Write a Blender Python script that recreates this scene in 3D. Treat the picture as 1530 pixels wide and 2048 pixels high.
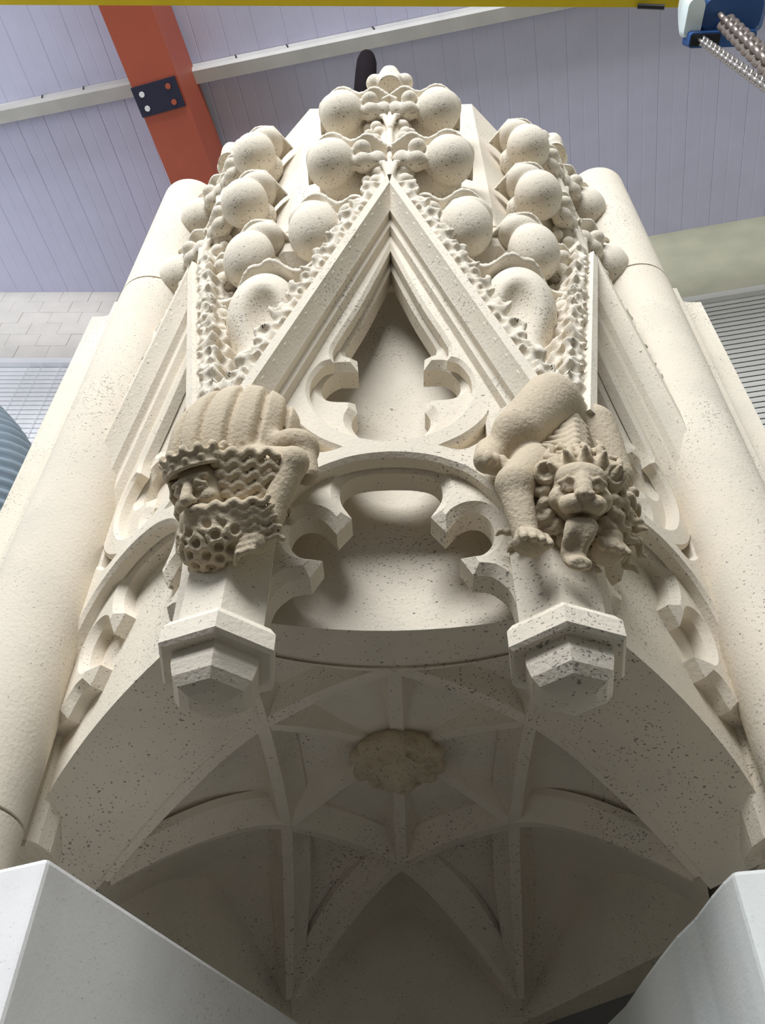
import bpy, bmesh, math, random
import numpy as np
from mathutils import Matrix, Vector
from mathutils.geometry import tessellate_polygon

SC = bpy.context.scene
for o in list(bpy.data.objects):
    bpy.data.objects.remove(o)
S = 0.5            # all lengths below are in units of the canopy's octagon side; 1 unit = 0.5 m
FLOOR = -4.4

# ------------------------------------------------------------------ camera
cam_d = bpy.data.cameras.new('camera')
cam = bpy.data.objects.new('camera', cam_d)
SC.collection.objects.link(cam)
cam_d.sensor_fit = 'VERTICAL'; cam_d.sensor_height = 24.0
cam_d.lens = 1717.1 / 2048 * 24.0
cam_d.clip_start = 0.02; cam_d.clip_end = 200
CR = np.array([[0.99951372, 0.03063074, 0.00583759], [0.01802018, -0.72019234, 0.69354038], [-0.02544784, 0.69309794, 0.7203941]])
m = Matrix.Identity(4)
for i in range(3):
    m[i][0] = CR[0][i]; m[i][1] = CR[1][i]; m[i][2] = -CR[2][i]
m.translation = Vector((0.040, -2.863, -1.188)) * S
cam.matrix_world = m
SC.camera = cam

# ------------------------------------------------------------------ world, lights, exposure
w = bpy.data.worlds.new('world'); SC.world = w; w.use_nodes = True
bg = w.node_tree.nodes['Background']
bg.inputs[0].default_value = (0.80, 0.88, 1.0, 1); bg.inputs[1].default_value = 0.16
SC.view_settings.view_transform = 'Standard'; SC.view_settings.look = 'None'
SC.view_settings.exposure = 0.0; SC.view_settings.gamma = 1.0
SC.view_settings.use_curve_mapping = False

def area(name, loc, target, sx, sy, power, col):
    d = bpy.data.lights.new(name, 'AREA'); d.shape = 'RECTANGLE'
    d.size = sx; d.size_y = sy; d.energy = power; d.color = col
    o = bpy.data.objects.new(name, d); SC.collection.objects.link(o)
    o.location = loc
    o.rotation_euler = (Vector(target) - Vector(loc)).to_track_quat('-Z', 'Y').to_euler()
    return o
# rooflights over the open part of the workshop, two unseen side lamps added to light ceiling and walls
area('rooflight_lamp', (-1.3, -5.0, 4.6), (-0.3, -0.6, 1.0), 4.2, 2.4, 640, (0.94, 0.965, 1.0))
area('left_side_lamp', (-6.0, -0.4, 2.6), (-1.2, 1.4, 4.2), 2.6, 3.0, 120, (0.88, 0.93, 1.0))
area('right_fill_lamp', (5.2, -0.5, 2.2), (0, 0.5, 4.2), 2.4, 2.6, 50, (0.90, 0.95, 1.0))

# ------------------------------------------------------------------ materials
def mat_new(name):
    mt = bpy.data.materials.new(name); mt.use_nodes = True
    nt = mt.node_tree
    return mt, nt, nt.nodes['Principled BSDF']
def N(nt, typ, **kw):
    n = nt.nodes.new(typ)
    for k, v in kw.items():
        if k.startswith('i_'):
            n.inputs[int(k[2:])].default_value = v
        else:
            setattr(n, k, v)
    return n
def mix(nt, fac, a, b, blend='MIX'):
    n = nt.nodes.new('ShaderNodeMix'); n.data_type = 'RGBA'; n.blend_type = blend
    for sock, v in ((n.inputs[0], fac), (n.inputs[6], a), (n.inputs[7], b)):
        if hasattr(v, 'is_linked'): nt.links.new(v, sock)
        elif isinstance(v, (int, float)): sock.default_value = v
        else: sock.default_value = (*v, 1) if len(v) == 3 else v
    return n.outputs[2]
def ramp(nt, src, p0, p1, c0=(0, 0, 0, 1), c1=(1, 1, 1, 1)):
    r = nt.nodes.new('ShaderNodeValToRGB'); nt.links.new(src, r.inputs[0])
    r.color_ramp.elements[0].position = p0; r.color_ramp.elements[1].position = p1
    r.color_ramp.elements[0].color = c0; r.color_ramp.elements[1].color = c1
    return r.outputs[0]

def stone(name, base, tint, speck=0.8, rough=0.9, bump=0.25, fleck=(0.20, 0.19, 0.17)):
    mt, nt, p = mat_new(name)
    tc = N(nt, 'ShaderNodeTexCoord').outputs['Object']
    def noise(scale, detail=3):
        n = N(nt, 'ShaderNodeTexNoise'); n.inputs['Scale'].default_value = scale; n.inputs['Detail'].default_value = detail
        nt.links.new(tc, n.inputs['Vector']); return n.outputs[0]
    col = mix(nt, ramp(nt, noise(3.0), .35, .7), base, tint)
    col = mix(nt, ramp(nt, noise(11, 4), .45, .75), col, tuple(c * .90 for c in base))
    # small dark shell flecks, stretched a little, denser in some beds
    mp = N(nt, 'ShaderNodeMapping'); mp.inputs['Scale'].default_value = (1, 1, 1.9); mp.inputs['Rotation'].default_value = (.5, .7, .3)
    nz = N(nt, 'ShaderNodeTexNoise'); nz.inputs['Scale'].default_value = 45; nt.links.new(tc, nz.inputs['Vector'])
    add = N(nt, 'ShaderNodeVectorMath', operation='MULTIPLY_ADD'); nt.links.new(nz.outputs['Color'], add.inputs[0])
    add.inputs[1].default_value = (.018, .018, .018); nt.links.new(tc, add.inputs[2])
    nt.links.new(add.outputs[0], mp.inputs['Vector'])
    dens = ramp(nt, noise(4.5, 2), .18, .75)
    fl = None
    for scale, rad in ((150, .22), (60, .13)):
        v = N(nt, 'ShaderNodeTexVoronoi'); v.inputs['Scale'].default_value = scale; nt.links.new(mp.outputs[0], v.inputs['Vector'])
        sx = N(nt, 'ShaderNodeSeparateColor'); nt.links.new(v.outputs['Color'], sx.inputs[0])
        thr = N(nt, 'ShaderNodeMath', operation='MULTIPLY'); nt.links.new(sx.outputs[0], thr.inputs[0]); nt.links.new(dens, thr.inputs[1])
        t2 = N(nt, 'ShaderNodeMath', operation='MULTIPLY'); nt.links.new(thr.outputs[0], t2.inputs[0]); t2.inputs[1].default_value = rad * 2
        lt = N(nt, 'ShaderNodeMath', operation='LESS_THAN'); nt.links.new(v.outputs['Distance'], lt.inputs[0]); nt.links.new(t2.outputs[0], lt.inputs[1])
        if fl is None: fl = lt.outputs[0]
        else:
            mx = N(nt, 'ShaderNodeMath', operation='MAXIMUM'); nt.links.new(fl, mx.inputs[0]); nt.links.new(lt.outputs[0], mx.inputs[1]); fl = mx.outputs[0]
    f2 = N(nt, 'ShaderNodeMath', operation='MULTIPLY'); nt.links.new(fl, f2.inputs[0]); f2.inputs[1].default_value = speck
    col = mix(nt, f2.outputs[0], col, fleck)
    nt.links.new(col, p.inputs['Base Color'])
    p.inputs['Roughness'].default_value = rough
    p.inputs['Specular IOR Level'].default_value = .25
    b = N(nt, 'ShaderNodeBump'); b.inputs['Strength'].default_value = bump; b.inputs['Distance'].default_value = .004
    hs = N(nt, 'ShaderNodeMath', operation='SUBTRACT'); nt.links.new(noise(160, 3), hs.inputs[0]); nt.links.new(f2.outputs[0], hs.inputs[1])
    nt.links.new(hs.outputs[0], b.inputs['Height']); nt.links.new(b.outputs[0], p.inputs['Normal'])
    return mt

def plain(name, col, rough=.6, metal=0.0, var=.08, scale=6):
    mt, nt, p = mat_new(name)
    tc = N(nt, 'ShaderNodeTexCoord').outputs['Object']
    n = N(nt, 'ShaderNodeTexNoise'); n.inputs['Scale'].default_value = scale; n.inputs['Detail'].default_value = 5
    nt.links.new(tc, n.inputs['Vector'])
    c = mix(nt, ramp(nt, n.outputs[0], .3, .7), tuple(x * (1 - var) for x in col), tuple(min(1, x * (1 + var)) for x in col))
    nt.links.new(c, p.inputs['Base Color']); p.inputs['Roughness'].default_value = rough; p.inputs['Metallic'].default_value = metal
    b = N(nt, 'ShaderNodeBump'); b.inputs['Strength'].default_value = .08; b.inputs['Distance'].default_value = .003
    nt.links.new(n.outputs[0], b.inputs['Height']); nt.links.new(b.outputs[0], p.inputs['Normal'])
    return mt

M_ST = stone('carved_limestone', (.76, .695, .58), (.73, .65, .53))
M_FIG = stone('tooled_shaded_limestone', (.58, .49, .36), (.52, .43, .30), speck=.6, bump=.5)  # browner tooled stone, partly darkened to put shading into the colour
M_PIER = stone('sawn_limestone', (.84, .82, .80), (.80, .79, .78), speck=.30, bump=.06)
M_PIER2 = stone('stained_limestone', (.78, .78, .74), (.60, .64, .64), speck=.15, bump=.08)
M_ROOF = plain('roof_sheet_white', (.53, .53, .69), .45, 0, .03)
M_PURL = plain('painted_purlin', (.44, .43, .41), .5)
M_ORANGE = plain('orange_paint', (.40, .085, .045), .5, 0, .05)
M_PLATE = plain('dark_blue_plate', (.015, .016, .04), .5)
M_WHITE = plain('white_paint', (.8, .8, .8), .4)
M_YEL = plain('yellow_paint', (.72, .52, .01), .45, 0, .05)
M_BLUE = plain('blue_paint', (.03, .09, .25), .35)
M_COVER = plain('pale_casting', (.72, .82, .82), .35)
M_BLACK = plain('black_iron', (.02, .02, .025), .4, .3)
M_STEEL = plain('bright_chain_steel', (.55, .52, .50), .3, .8)
M_STEELD = plain('dull_chain_steel', (.30, .25, .22), .4, .7)
M_ROD = plain('dark_brown_rubber', (.007, .004, .006), .9)
M_ROD.node_tree.nodes['Principled BSDF'].inputs['Specular IOR Level'].default_value = .1
M_BRICK = plain('painted_brick', (.66, .63, .58), .7, 0, .06)
M_MORT = plain('painted_mortar', (.64, .61, .56), .8)
M_WALLR = plain('cream_render', (.40, .39, .29), .8)
M_SLAT = plain('white_slat', (.88, .89, .93), .4, 0, .03)
M_SLATR = plain('grey_slat', (.66, .65, .61), .5, 0, .04)
M_DARK = plain('dark_recess', (.10, .10, .11), .8)
M_HOSE = plain('blue_grey_hose', (.25, .31, .365), .55, 0, .10)
M_FLOOR = plain('concrete_floor', (.05, .042, .03), .8, 0, .12, 1.5)
M_SHADE = plain('shade_dark', (.05, .046, .042), .8)
M_SEAM = plain('dark_joint', (.10, .09, .075), .9)

# ------------------------------------------------------------------ object helpers
COL = SC.collection
WORLD = {}
def root(name, label, cat, loc=(0, 0, 0), group=None):
    o = bpy.data.objects.new(name, None); COL.objects.link(o)
    o.empty_display_size = .1
    o.location = Vector(loc) * S
    WORLD[o.name] = Matrix.Translation(Vector(loc) * S)
    tag(o, label, cat, group)
    return o
def tag(o, label=None, cat=None, group=None, kind=None):
    if label: o['label'] = label
    if cat: o['category'] = cat
    if group: o['group'] = group
    if kind: o['kind'] = kind
    return o
def add(name, me, parent=None, mw=None, label=None):
    """link mesh me (already in metres) with world matrix mw under parent"""
    o = bpy.data.objects.new(name, me); COL.objects.link(o)
    mw = mw or Matrix.Identity(4)
    if parent is not None:
        o.parent = parent
        o.matrix_basis = WORLD[parent.name].inverted() @ mw
    else:
        o.matrix_basis = mw
    WORLD[o.name] = mw.copy()
    if label: o['label'] = label
    return o
def mk(name, V, Fc, mt, smooth=False, angle=None):
    me = bpy.data.meshes.new(name)
    me.from_pydata([tuple(float(c) * S for c in v) for v in V], [], [tuple(int(i) for i in f) for f in Fc])
    me.materials.append(mt)
    bm = bmesh.new(); bm.from_mesh(me)
    bmesh.ops.remove_doubles(bm, verts=bm.verts, dist=1e-5)
    bmesh.ops.recalc_face_normals(bm, faces=bm.faces)
    if angle is not None:
        for f in bm.faces: f.smooth = True
        for e in bm.edges:
            if len(e.link_faces) == 2 and e.calc_face_angle(0) > math.radians(angle): e.smooth = False
    bm.to_mesh(me); bm.free()
    if smooth:
        me.polygons.foreach_set('use_smooth', [True] * len(me.polygons))
    return me
def part(name, V, Fc, mt, parent=None, smooth=False, angle=None, label=None, T=None):
    """mesh part; vertices in world units, transformed by optional function T"""
    if T is not None: V = [T(v) for v in V]
    return add(name, mk(name, V, Fc, mt, smooth, angle), parent, None, label)
def origin_to(o, loc):
    """move a top-level mesh object's origin to loc (units)"""
    d = Vector(loc) * S
    o.data.transform(Matrix.Translation(-d)); o.matrix_basis = Matrix.Translation(d); WORLD[o.name] = o.matrix_basis.copy()

def box(lo, hi):
    (a, b, c), (d, e, f) = lo, hi
    V = [(a, b, c), (d, b, c), (d, e, c), (a, e, c), (a, b, f), (d, b, f), (d, e, f), (a, e, f)]
    return V, [(0, 3, 2, 1), (4, 5, 6, 7), (0, 1, 5, 4), (1, 2, 6, 5), (2, 3, 7, 6), (3, 0, 4, 7)]
def prism(poly, z0, z1):
    n = len(poly)
    V = [(x, y, z0) for x, y in poly] + [(x, y, z1) for x, y in poly]
    return V, [tuple(range(n))[::-1], tuple(range(n, 2 * n))] + [(i, (i + 1) % n, n + (i + 1) % n, n + i) for i in range(n)]
def loft(rings, cap=True, close=True):
    n = len(rings[0]); V = [v for r in rings for v in r]; Fc = []
    for k in range(len(rings) - 1):
        for i in range(n if close else n - 1):
            j = (i + 1) % n
            Fc.append((k * n + i, k * n + j, (k + 1) * n + j, (k + 1) * n + i))
    if cap: Fc += [tuple(range(n))[::-1], tuple(range((len(rings) - 1) * n, len(rings) * n))]
    return V, Fc
def merge(*vf):
    V = []; Fc = []
    for v, f in vf:
        o = len(V); V += list(v); Fc += [tuple(i + o for i in q) for q in f]
    return V, Fc
def tube(pts, rad, n=10, cap=True):
    pts = [Vector(p) for p in pts]; rings = []
    up = Vector((0, 0, 1)); prev = None
    for i, p in enumerate(pts):
        t = (pts[min(i + 1, len(pts) - 1)] - pts[max(i - 1, 0)]).normalized()
        if prev is None:
            a = t.cross(up) if abs(t.z) < .9 else t.cross(Vector((0, 1, 0)))
        else:
            a = prev - t * prev.dot(t)
        a.normalize(); prev = a; b = t.cross(a)
        r = rad[i] if isinstance(rad, (list, tuple)) else rad
        rings.append([tuple(p + (a * math.cos(q) + b * math.sin(q)) * r) for q in [2 * math.pi * k / n for k in range(n)]])
    return loft(rings, cap)
def catmull(P, corners=(), n=6, closed=False):
    """smooth curve through P; indices in corners stay sharp"""
    P = [np.array(p, float) for p in P]; out = []
    m = len(P)
    for i in range(m if closed else m - 1):
        p1, p2 = P[i], P[(i + 1) % m]
        p0 = P[i - 1] if (i > 0 or closed) and i not in corners else p1
        p3 = P[(i + 2) % m] if (i + 2 < m or closed) and ((i + 1) % m) not in corners else p2
        for k in range(n):
            t = k / n
            out.append(.5 * ((2 * p1) + (p2 - p0) * t + (2 * p0 - 5 * p1 + 4 * p2 - p3) * t * t + (-p0 + 3 * p1 - 3 * p2 + p3) * t ** 3))
    if not closed: out.append(P[-1])
    return [tuple(p) for p in out]
def offset(poly, d):
    """offset closed 2d polygon; d > 0 moves to the left of travel"""
    P = np.array(poly); n = len(P); out = []
    for i in range(n):
        a = P[i] - P[i - 1]; b = P[(i + 1) % n] - P[i]
        a /= max(np.linalg.norm(a), 1e-9); b /= max(np.linalg.norm(b), 1e-9)
        na = np.array([-a[1], a[0]]); nb = np.array([-b[1], b[0]])
        mth = na + nb; l = np.linalg.norm(mth)
        mth = na if l < 1e-3 else mth / l
        c = max(.28, float(mth @ na))
        out.append(tuple(P[i] + mth * d / c))
    return out
def area2(p):
    return sum(p[i - 1][0] * p[i][1] - p[i][0] * p[i - 1][1] for i in range(len(p))) / 2
def plate(outer, holes, o0, depth, cham):
    """panel in (u, out, z): front face at out=o0, chamfer on every contour, walls back to o0-depth"""
    if area2(outer) < 0: outer = outer[::-1]
    holes = [h if area2(h) < 0 else h[::-1] for h in holes]
    V = []; Fc = []
    conts = [outer] + holes
    tess = tessellate_polygon([[Vector((x, y, 0)) for x, y in c] for c in conts])
    flat = [p for c in conts for p in c]
    V += [(x, o0, z) for x, z in flat]
    Fc += [tuple(t) for t in tess]
    base = 0
    inner_all = [offset(c, -cham) for c in conts]
    for c, ic in zip(conts, inner_all):
        n = len(c); s = len(V)
        V += [(x, o0 - cham, z) for x, z in ic]
        V += [(x, o0 - depth, z) for x, z in ic]
        for i in range(n):
            j = (i + 1) % n
            Fc += [(base + i, base + j, s + j, s + i), (s + i, s + j, s + n + j, s + n + i)]
        base += n
    return V, Fc

RSC = {}
# ------------------------------------------------------------------ SDF carving (fields in units, naive surface nets)
class Field:
    def __init__(s, lo, hi, h):
        s.lo = np.array(lo, float); s.h = h
        s.n = np.ceil((np.array(hi) - s.lo) / h).astype(int) + 1
        s.ax = [s.lo[i] + h * np.arange(s.n[i]) for i in range(3)]
        s.d = np.full(tuple(s.n), 9.0, np.float32)
    def win(s, lo, hi):
        sl = []
        for i in range(3):
            a = int(np.clip((lo[i] - s.lo[i]) / s.h, 0, s.n[i])); b = int(np.clip(np.ceil((hi[i] - s.lo[i]) / s.h) + 1, 0, s.n[i]))
            sl.append(slice(a, b))
        X, Y, Z = np.meshgrid(*[s.ax[i][sl[i]] for i in range(3)], indexing='ij', sparse=True)
        return tuple(sl), X, Y, Z
    def put(s, sl, f, k, sub=False):
        d = s.d[sl]
        if sub:
            f = -f
            if k > 0:
                h = np.clip(.5 - .5 * (d - f) / k, 0, 1); s.d[sl] = d + (f - d) * h + k * h * (1 - h)
            else: s.d[sl] = np.maximum(d, f)
        else:
            if k > 0:
                h = np.clip(.5 + .5 * (d - f) / k, 0, 1); s.d[sl] = d + (f - d) * h - k * h * (1 - h)
            else: s.d[sl] = np.minimum(d, f)
    def ell(s, c, r, k=.02, sub=False, R=None):
        c = np.array(c, float); r = np.broadcast_to(np.array(r, float), 3) * RSC.get(id(R), 1.0)
        m = (r.max() + k * 1.5 + 2 * s.h)
        sl, X, Y, Z = s.win(c - m, c + m)
        x, y, z = X - c[0], Y - c[1], Z - c[2]
        if R is not None:
            x, y, z = (R[0][0] * x + R[0][1] * y + R[0][2] * z, R[1][0] * x + R[1][1] * y + R[1][2] * z, R[2][0] * x + R[2][1] * y + R[2][2] * z)
        k0 = np.sqrt((x / r[0]) ** 2 + (y / r[1]) ** 2 + (z / r[2]) ** 2)
        k1 = np.sqrt((x / r[0] ** 2) ** 2 + (y / r[1] ** 2) ** 2 + (z / r[2] ** 2) ** 2) + 1e-6
        s.put(sl, k0 * (k0 - 1) / k1, k, sub)
    def cap(s, a, b, ra, rb=None, k=.02, sub=False, flat=None):
        a = np.array(a, float); b = np.array(b, float); rb = ra if rb is None else rb
        m = max(ra, rb) + k * 1.5 + 2 * s.h
        sl, X, Y, Z = s.win(np.minimum(a, b) - m, np.maximum(a, b) + m)
        ab = b - a; L = ab @ ab + 1e-9
        t = np.clip(((X - a[0]) * ab[0] + (Y - a[1]) * ab[1] + (Z - a[2]) * ab[2]) / L, 0, 1)
        f = np.sqrt((X - a[0] - t * ab[0]) ** 2 + (Y - a[1] - t * ab[1]) ** 2 + (Z - a[2] - t * ab[2]) ** 2) - (ra + (rb - ra) * t)
        s.put(sl, f, k, sub)
    def chain(s, P, r, k=.006, sub=False):
        for i in range(len(P) - 1):
            q0 = r[i] if isinstance(r, (list, tuple)) else r; q1 = r[i + 1] if isinstance(r, (list, tuple)) else r
            s.cap(P[i], P[i + 1], q0, q1, k, sub)
    def disp(s, fn, lo=None, hi=None):
        lo = s.lo if lo is None else lo; hi = s.lo + s.n * s.h if hi is None else hi
        sl, X, Y, Z = s.win(np.array(lo), np.array(hi)); s.d[sl] = s.d[sl] + fn(X, Y, Z).astype(np.float32)
    def mesh(s):
        d = s.d.copy(); d[0], d[-1] = 1, 1; d[:, 0], d[:, -1] = 1, 1; d[:, :, 0], d[:, :, -1] = 1, 1
        ins = d < 0
        nx, ny, nz = d.shape
        c = [ins[i:nx - 1 + i, j:ny - 1 + j, k:nz - 1 + k] for i in (0, 1) for j in (0, 1) for k in (0, 1)]
        sm = sum(a.astype(np.int8) for a in c)
        act = (sm > 0) & (sm < 8)
        idx = -np.ones(act.shape, np.int64); ijk = np.argwhere(act); idx[act] = np.arange(len(ijk))
        acc = np.zeros((len(ijk), 3)); cnt = np.zeros(len(ijk))
        I, J, K = ijk.T
        for ax in range(3):
            for p in (0, 1):
                for q in (0, 1):
                    o = [0, 0, 0]; others = [x for x in range(3) if x != ax]; o[others[0]] = p; o[others[1]] = q
                    e = list(o); e[ax] = 1
                    d0 = d[I + o[0], J + o[1], K + o[2]]; d1 = d[I + e[0], J + e[1], K + e[2]]
                    cr = (d0 < 0) != (d1 < 0)
                    t = np.where(cr, d0 / np.where(cr, d0 - d1, 1), 0)
                    P = np.stack([np.full(len(I), float(o[x])) for x in range(3)], 1); P[:, ax] = t
                    acc[cr] += P[cr]; cnt[cr] += 1
        V = (ijk + acc / cnt[:, None]) * s.h + s.lo
        Fq = []
        for ax in range(3):
            A = ins; sh = [slice(None)] * 3; sh2 = [slice(None)] * 3; sh[ax] = slice(0, -1); sh2[ax] = slice(1, None)
            cr = A[tuple(sh)] != A[tuple(sh2)]
            o1, o2 = [x for x in range(3) if x != ax]
            E = np.argwhere(cr); E = E[(E[:, o1] > 0) & (E[:, o2] > 0)]
            flip = ins[E[:, 0], E[:, 1], E[:, 2]]
            def cell(a, b):
                q = E.copy(); q[:, o1] -= a; q[:, o2] -= b
                return idx[q[:, 0], q[:, 1], q[:, 2]]
            Q = np.stack([cell(1, 1), cell(0, 1), cell(0, 0), cell(1, 0)], 1)
            if ax == 1: flip = ~flip
            Q[~flip] = Q[~flip][:, ::-1]
            Fq.append(Q)
        return V, np.concatenate(Fq)
def field_mesh(name, f, mt):
    V, Q = f.mesh()
    me = bpy.data.meshes.new(name)
    me.vertices.add(len(V)); me.vertices.foreach_set('co', (V * S).astype(np.float32).ravel())
    me.loops.add(Q.size); me.loops.foreach_set('vertex_index', Q.ravel().astype(np.int32))
    me.polygons.add(len(Q)); me.polygons.foreach_set('loop_start', np.arange(0, Q.size, 4, dtype=np.int32))
    me.update(calc_edges=True)
    me.polygons.foreach_set('use_smooth', [True] * len(Q))
    me.materials.append(mt); me.update()
    return me

def basis(origin, ex, ey, ez):
    """world matrix (metres) with given axes; origin in units"""
    M = Matrix.Identity(4)
    for i in range(3):
        M[i][0], M[i][1], M[i][2] = ex[i], ey[i], ez[i]
    M.translation = Vector(origin) * S
    return M

# ------------------------------------------------------------------ building: roof, walls, floor
RN = np.array([.004, .023, 1.0]); RC = 11.266
PD = np.array([.988, -.154, 0]); FD = np.array([.154, .988, -.024])
def roof_z(x, y): return RC - RN[0] * x - RN[1] * y
ceil = root('ceiling', None, None, (0, 0, 11)); ceil['kind'] = 'structure'
pw = .40
cen = np.array([-.8, 1.6])
strip_me = None
for i in range(-26, 27):
    for s0, s1 in ((-1.9, 3.4),):
        c0 = cen + PD[:2] * i * pw
        V = []
        prof = [(.0005, -.016), (.010, -.022), (pw * .5 - .010, -.022), (pw * .5, -.019), (pw * .5 + .010, -.022), (pw - .010, -.022), (pw - .0005, -.016), (pw - .001, .10), (.001, .10)]
        ends = (s0 - .4, 3.1)
        rings = []
        for t in ends:
            ring = []
            for a, b in prof:
                q = c0 + PD[:2] * a + FD[:2] * t
                ring.append((q[0], q[1], roof_z(*q) + b))
            rings.append(ring)
        part('ceiling_panel', *loft(rings), M_ROOF, ceil)
# wall_left: painted brickwork with blind, wall_right
NL = np.array([-.025, 1.0]); NR = np.array([.162, .987])
XC = (-1.122, 4.106)
def wl(s, z, o=0):   # s = x coordinate, o = towards the room
    y = 4.132 + .025 * s
    return (s + .025 * o, y - o, z)
def wr(s, z, o=0):
    y = (3.869 - .162 * s) / .987
    return (s - .162 * o, y - .987 * o, z)
def wall_box(fn, s0, s1, z0, z1, o0, o1):
    V = [fn(s, z, o) for o in (o0, o1) for s, z in ((s0, z0), (s1, z0), (s1, z1), (s0, z1))]
    return V, [(0, 1, 2, 3), (7, 6, 5, 4), (0, 4, 5, 1), (1, 5, 6, 2), (2, 6, 7, 3), (3, 7, 4, 0)]
wall_l = part('wall_left', *merge(wall_box(wl, -11, -1.1, FLOOR, 11.25, -.3, -.01)), M_MORT); wall_l['kind'] = 'structure'
wall_r = part('wall_right', *merge(wall_box(wr, -1.1, 9, FLOOR, 11.25, -.3, 0)), M_WALLR); wall_r['kind'] = 'structure'
rng = random.Random(4)
ch = .315; bl = .46
for r in range(7):
    z1 = 11.19 - r * ch
    for k in range(-3, 9):
        s0 = -6.75 + k * bl + (bl / 2 if r % 2 else 0)
        if s0 > -3.6: continue
        jj = rng.uniform(-.006, .006)
        V, Fc = wall_box(wl, s0 + .005, s0 + bl - .005, z1 - ch + .0015, z1 - .0015, -.02, -.002 + jj * .5)
        part('brick', V, Fc, M_BRICK, wall_l)
fl = part('floor', *box((-13, -14, FLOOR - .2), (13, 5, FLOOR)), M_FLOOR); fl['kind'] = 'structure'
part('shade_panel', *merge(wall_box(wr, -1.0, 6, FLOOR, 1.6, .0, .05)), M_SHADE, wall_r, label='dark panel added as shade along the foot of the wall')  # added dark sheet: shade for the lower wall, less bounce into the vault
part('shade_panel', *merge(wall_box(wl, -6, -1.15, FLOOR, 1.6, -.005, .05)), M_SHADE, wall_l, label='dark panel added as shade along the foot of the wall')
V, Fc = box((-13.6, -14, FLOOR), (-13.3, 4.4, 3.0)); part('wall_far_left', V, Fc, M_WALLR)['kind'] = 'structure'
V, Fc = box((11, -14, FLOOR), (11.3, 3, 11.2)); part('wall_far_right', V, Fc, M_WALLR)['kind'] = 'structure'

def blind(fn, s0, s1, z0, z1, pitch, ms, cords, label, gap=.10):
    r = root('slat_blind', label, 'blind', fn((s0 + s1) / 2, z0, .1))
    part('backing_panel', *wall_box(fn, s0, s1, z0 - .05, z1, .025, .04), M_DARK, r)
    part('head_rail', *wall_box(fn, s0, s1, z1 - .02, z1 + .10, .04, .16), ms, r)
    n = int((z1 - z0) / pitch)
    for k in range(n):
        z = z1 - .03 - k * pitch
        V = [fn(s0, z - pitch * (1 - gap), .083), fn(s1, z - pitch * (1 - gap), .083), fn(s1, z - pitch * .5, .098), fn(s0, z - pitch * .5, .098), fn(s0, z, .083), fn(s1, z, .083),
             fn(s0, z - pitch * (1 - gap), .078), fn(s1, z - pitch * (1 - gap), .078)]
        part('slat', V, [(0, 1, 2, 3), (3, 2, 5, 4), (4, 5, 7, 6), (6, 7, 1, 0), (0, 3, 4, 6), (1, 7, 5, 2)], ms, r)
    for s in cords:
        a = fn(s, z0, .132); b = fn(s, z1, .132)
        part('lift_cord', *tube([a, b], .006, 5), ms, r)
    return r
blind(wl, -6.9, -3.2, 5.2, 8.96, .0985, M_SLAT, (-5.2, -5.02, -4.75), 'bright white horizontal slat blind on the left wall behind the pale hose')
blind(wr, 2.9, 7.2, 3.4, 8.96, .0985, M_SLATR, (6.2,), 'dull grey horizontal slat blind on the right wall beside the canopy', gap=.20)

# purlin with small cleats
pr_o = root('roof_purlin', 'pale cream steel roof purlin running under the white roof sheets', 'purlin', (-.7, .8, 11.0))
def pl(s, out, dz):
    # s along purlin, out across (towards back wall), dz below roof
    base = np.array([-2.644, .70]) + PD[:2] * s + FD[:2] * out
    return (base[0], base[1], roof_z(base[0], base[1]) + dz)
prof = [(0, -.03), (-.0, -.21), (.03, -.25), (.19, -.25), (.19, -.22), (.04, -.22), (.02, -.2), (.02, -.03)]
part('channel', *loft([[pl(s, a, b) for a, b in prof] for s in (-7.5, 9.5)]), M_PURL, pr_o)
for s in (-2.2, -1.6, .55, 1.25, 2.4, 4.6):
    part('fixing_clip', *loft([[pl(s + x, -.012, z) for x, z in ((0, -.05), (.02, -.05), (.05, -.17), (.03, -.17))], [pl(s + x, -.0, z) for x, z in ((0, -.05), (.02, -.05), (.05, -.17), (.03, -.17))]]), M_BLACK, pr_o)

# orange rafter
A = np.array([-2.871, -.215, 10.306]); B = np.array([-2.456, 1.632, 10.179]); dv = (B - A) / np.linalg.norm(B - A)
nv = np.array([dv[1], -dv[0], 0]); nv /= np.linalg.norm(nv); up = np.cross(nv, dv)
if up[2] < 0: up = -up
def rf(s, a, h): return tuple(A + dv * s + nv * a + up * h)
bm_ = root('roof_rafter', 'orange painted steel rafter crossing the roof at upper left', 'beam', tuple(A))
WF = -.60
secs = (-1.6, 5.1)
part('bottom_flange', *loft([[rf(s, a, h) for a, h in ((WF, 0), (.012, 0), (.012, .035), (WF, .035))] for s in secs]), M_ORANGE, bm_)
part('side_plate', *loft([[rf(s, a, h) for a, h in ((-.03, .035), (0, .035), (0, .90), (-.03, .90))] for s in secs]), M_ORANGE, bm_)
part('side_plate', *loft([[rf(s, a, h) for a, h in ((WF, .035), (WF + .03, .035), (WF + .03, .90), (WF, .90))] for s in secs]), M_ORANGE, bm_)
s0, s1 = .78, 1.14
pp = part('splice_plate', *loft([[rf(s, a, h) for a, h in ((WF - .01, -.025), (-.02, -.025), (-.02, -.001), (WF - .01, -.001))] for s in (s0, s1)]), M_PLATE, bm_, label='dark blue bolted plate across the rafter')
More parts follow.
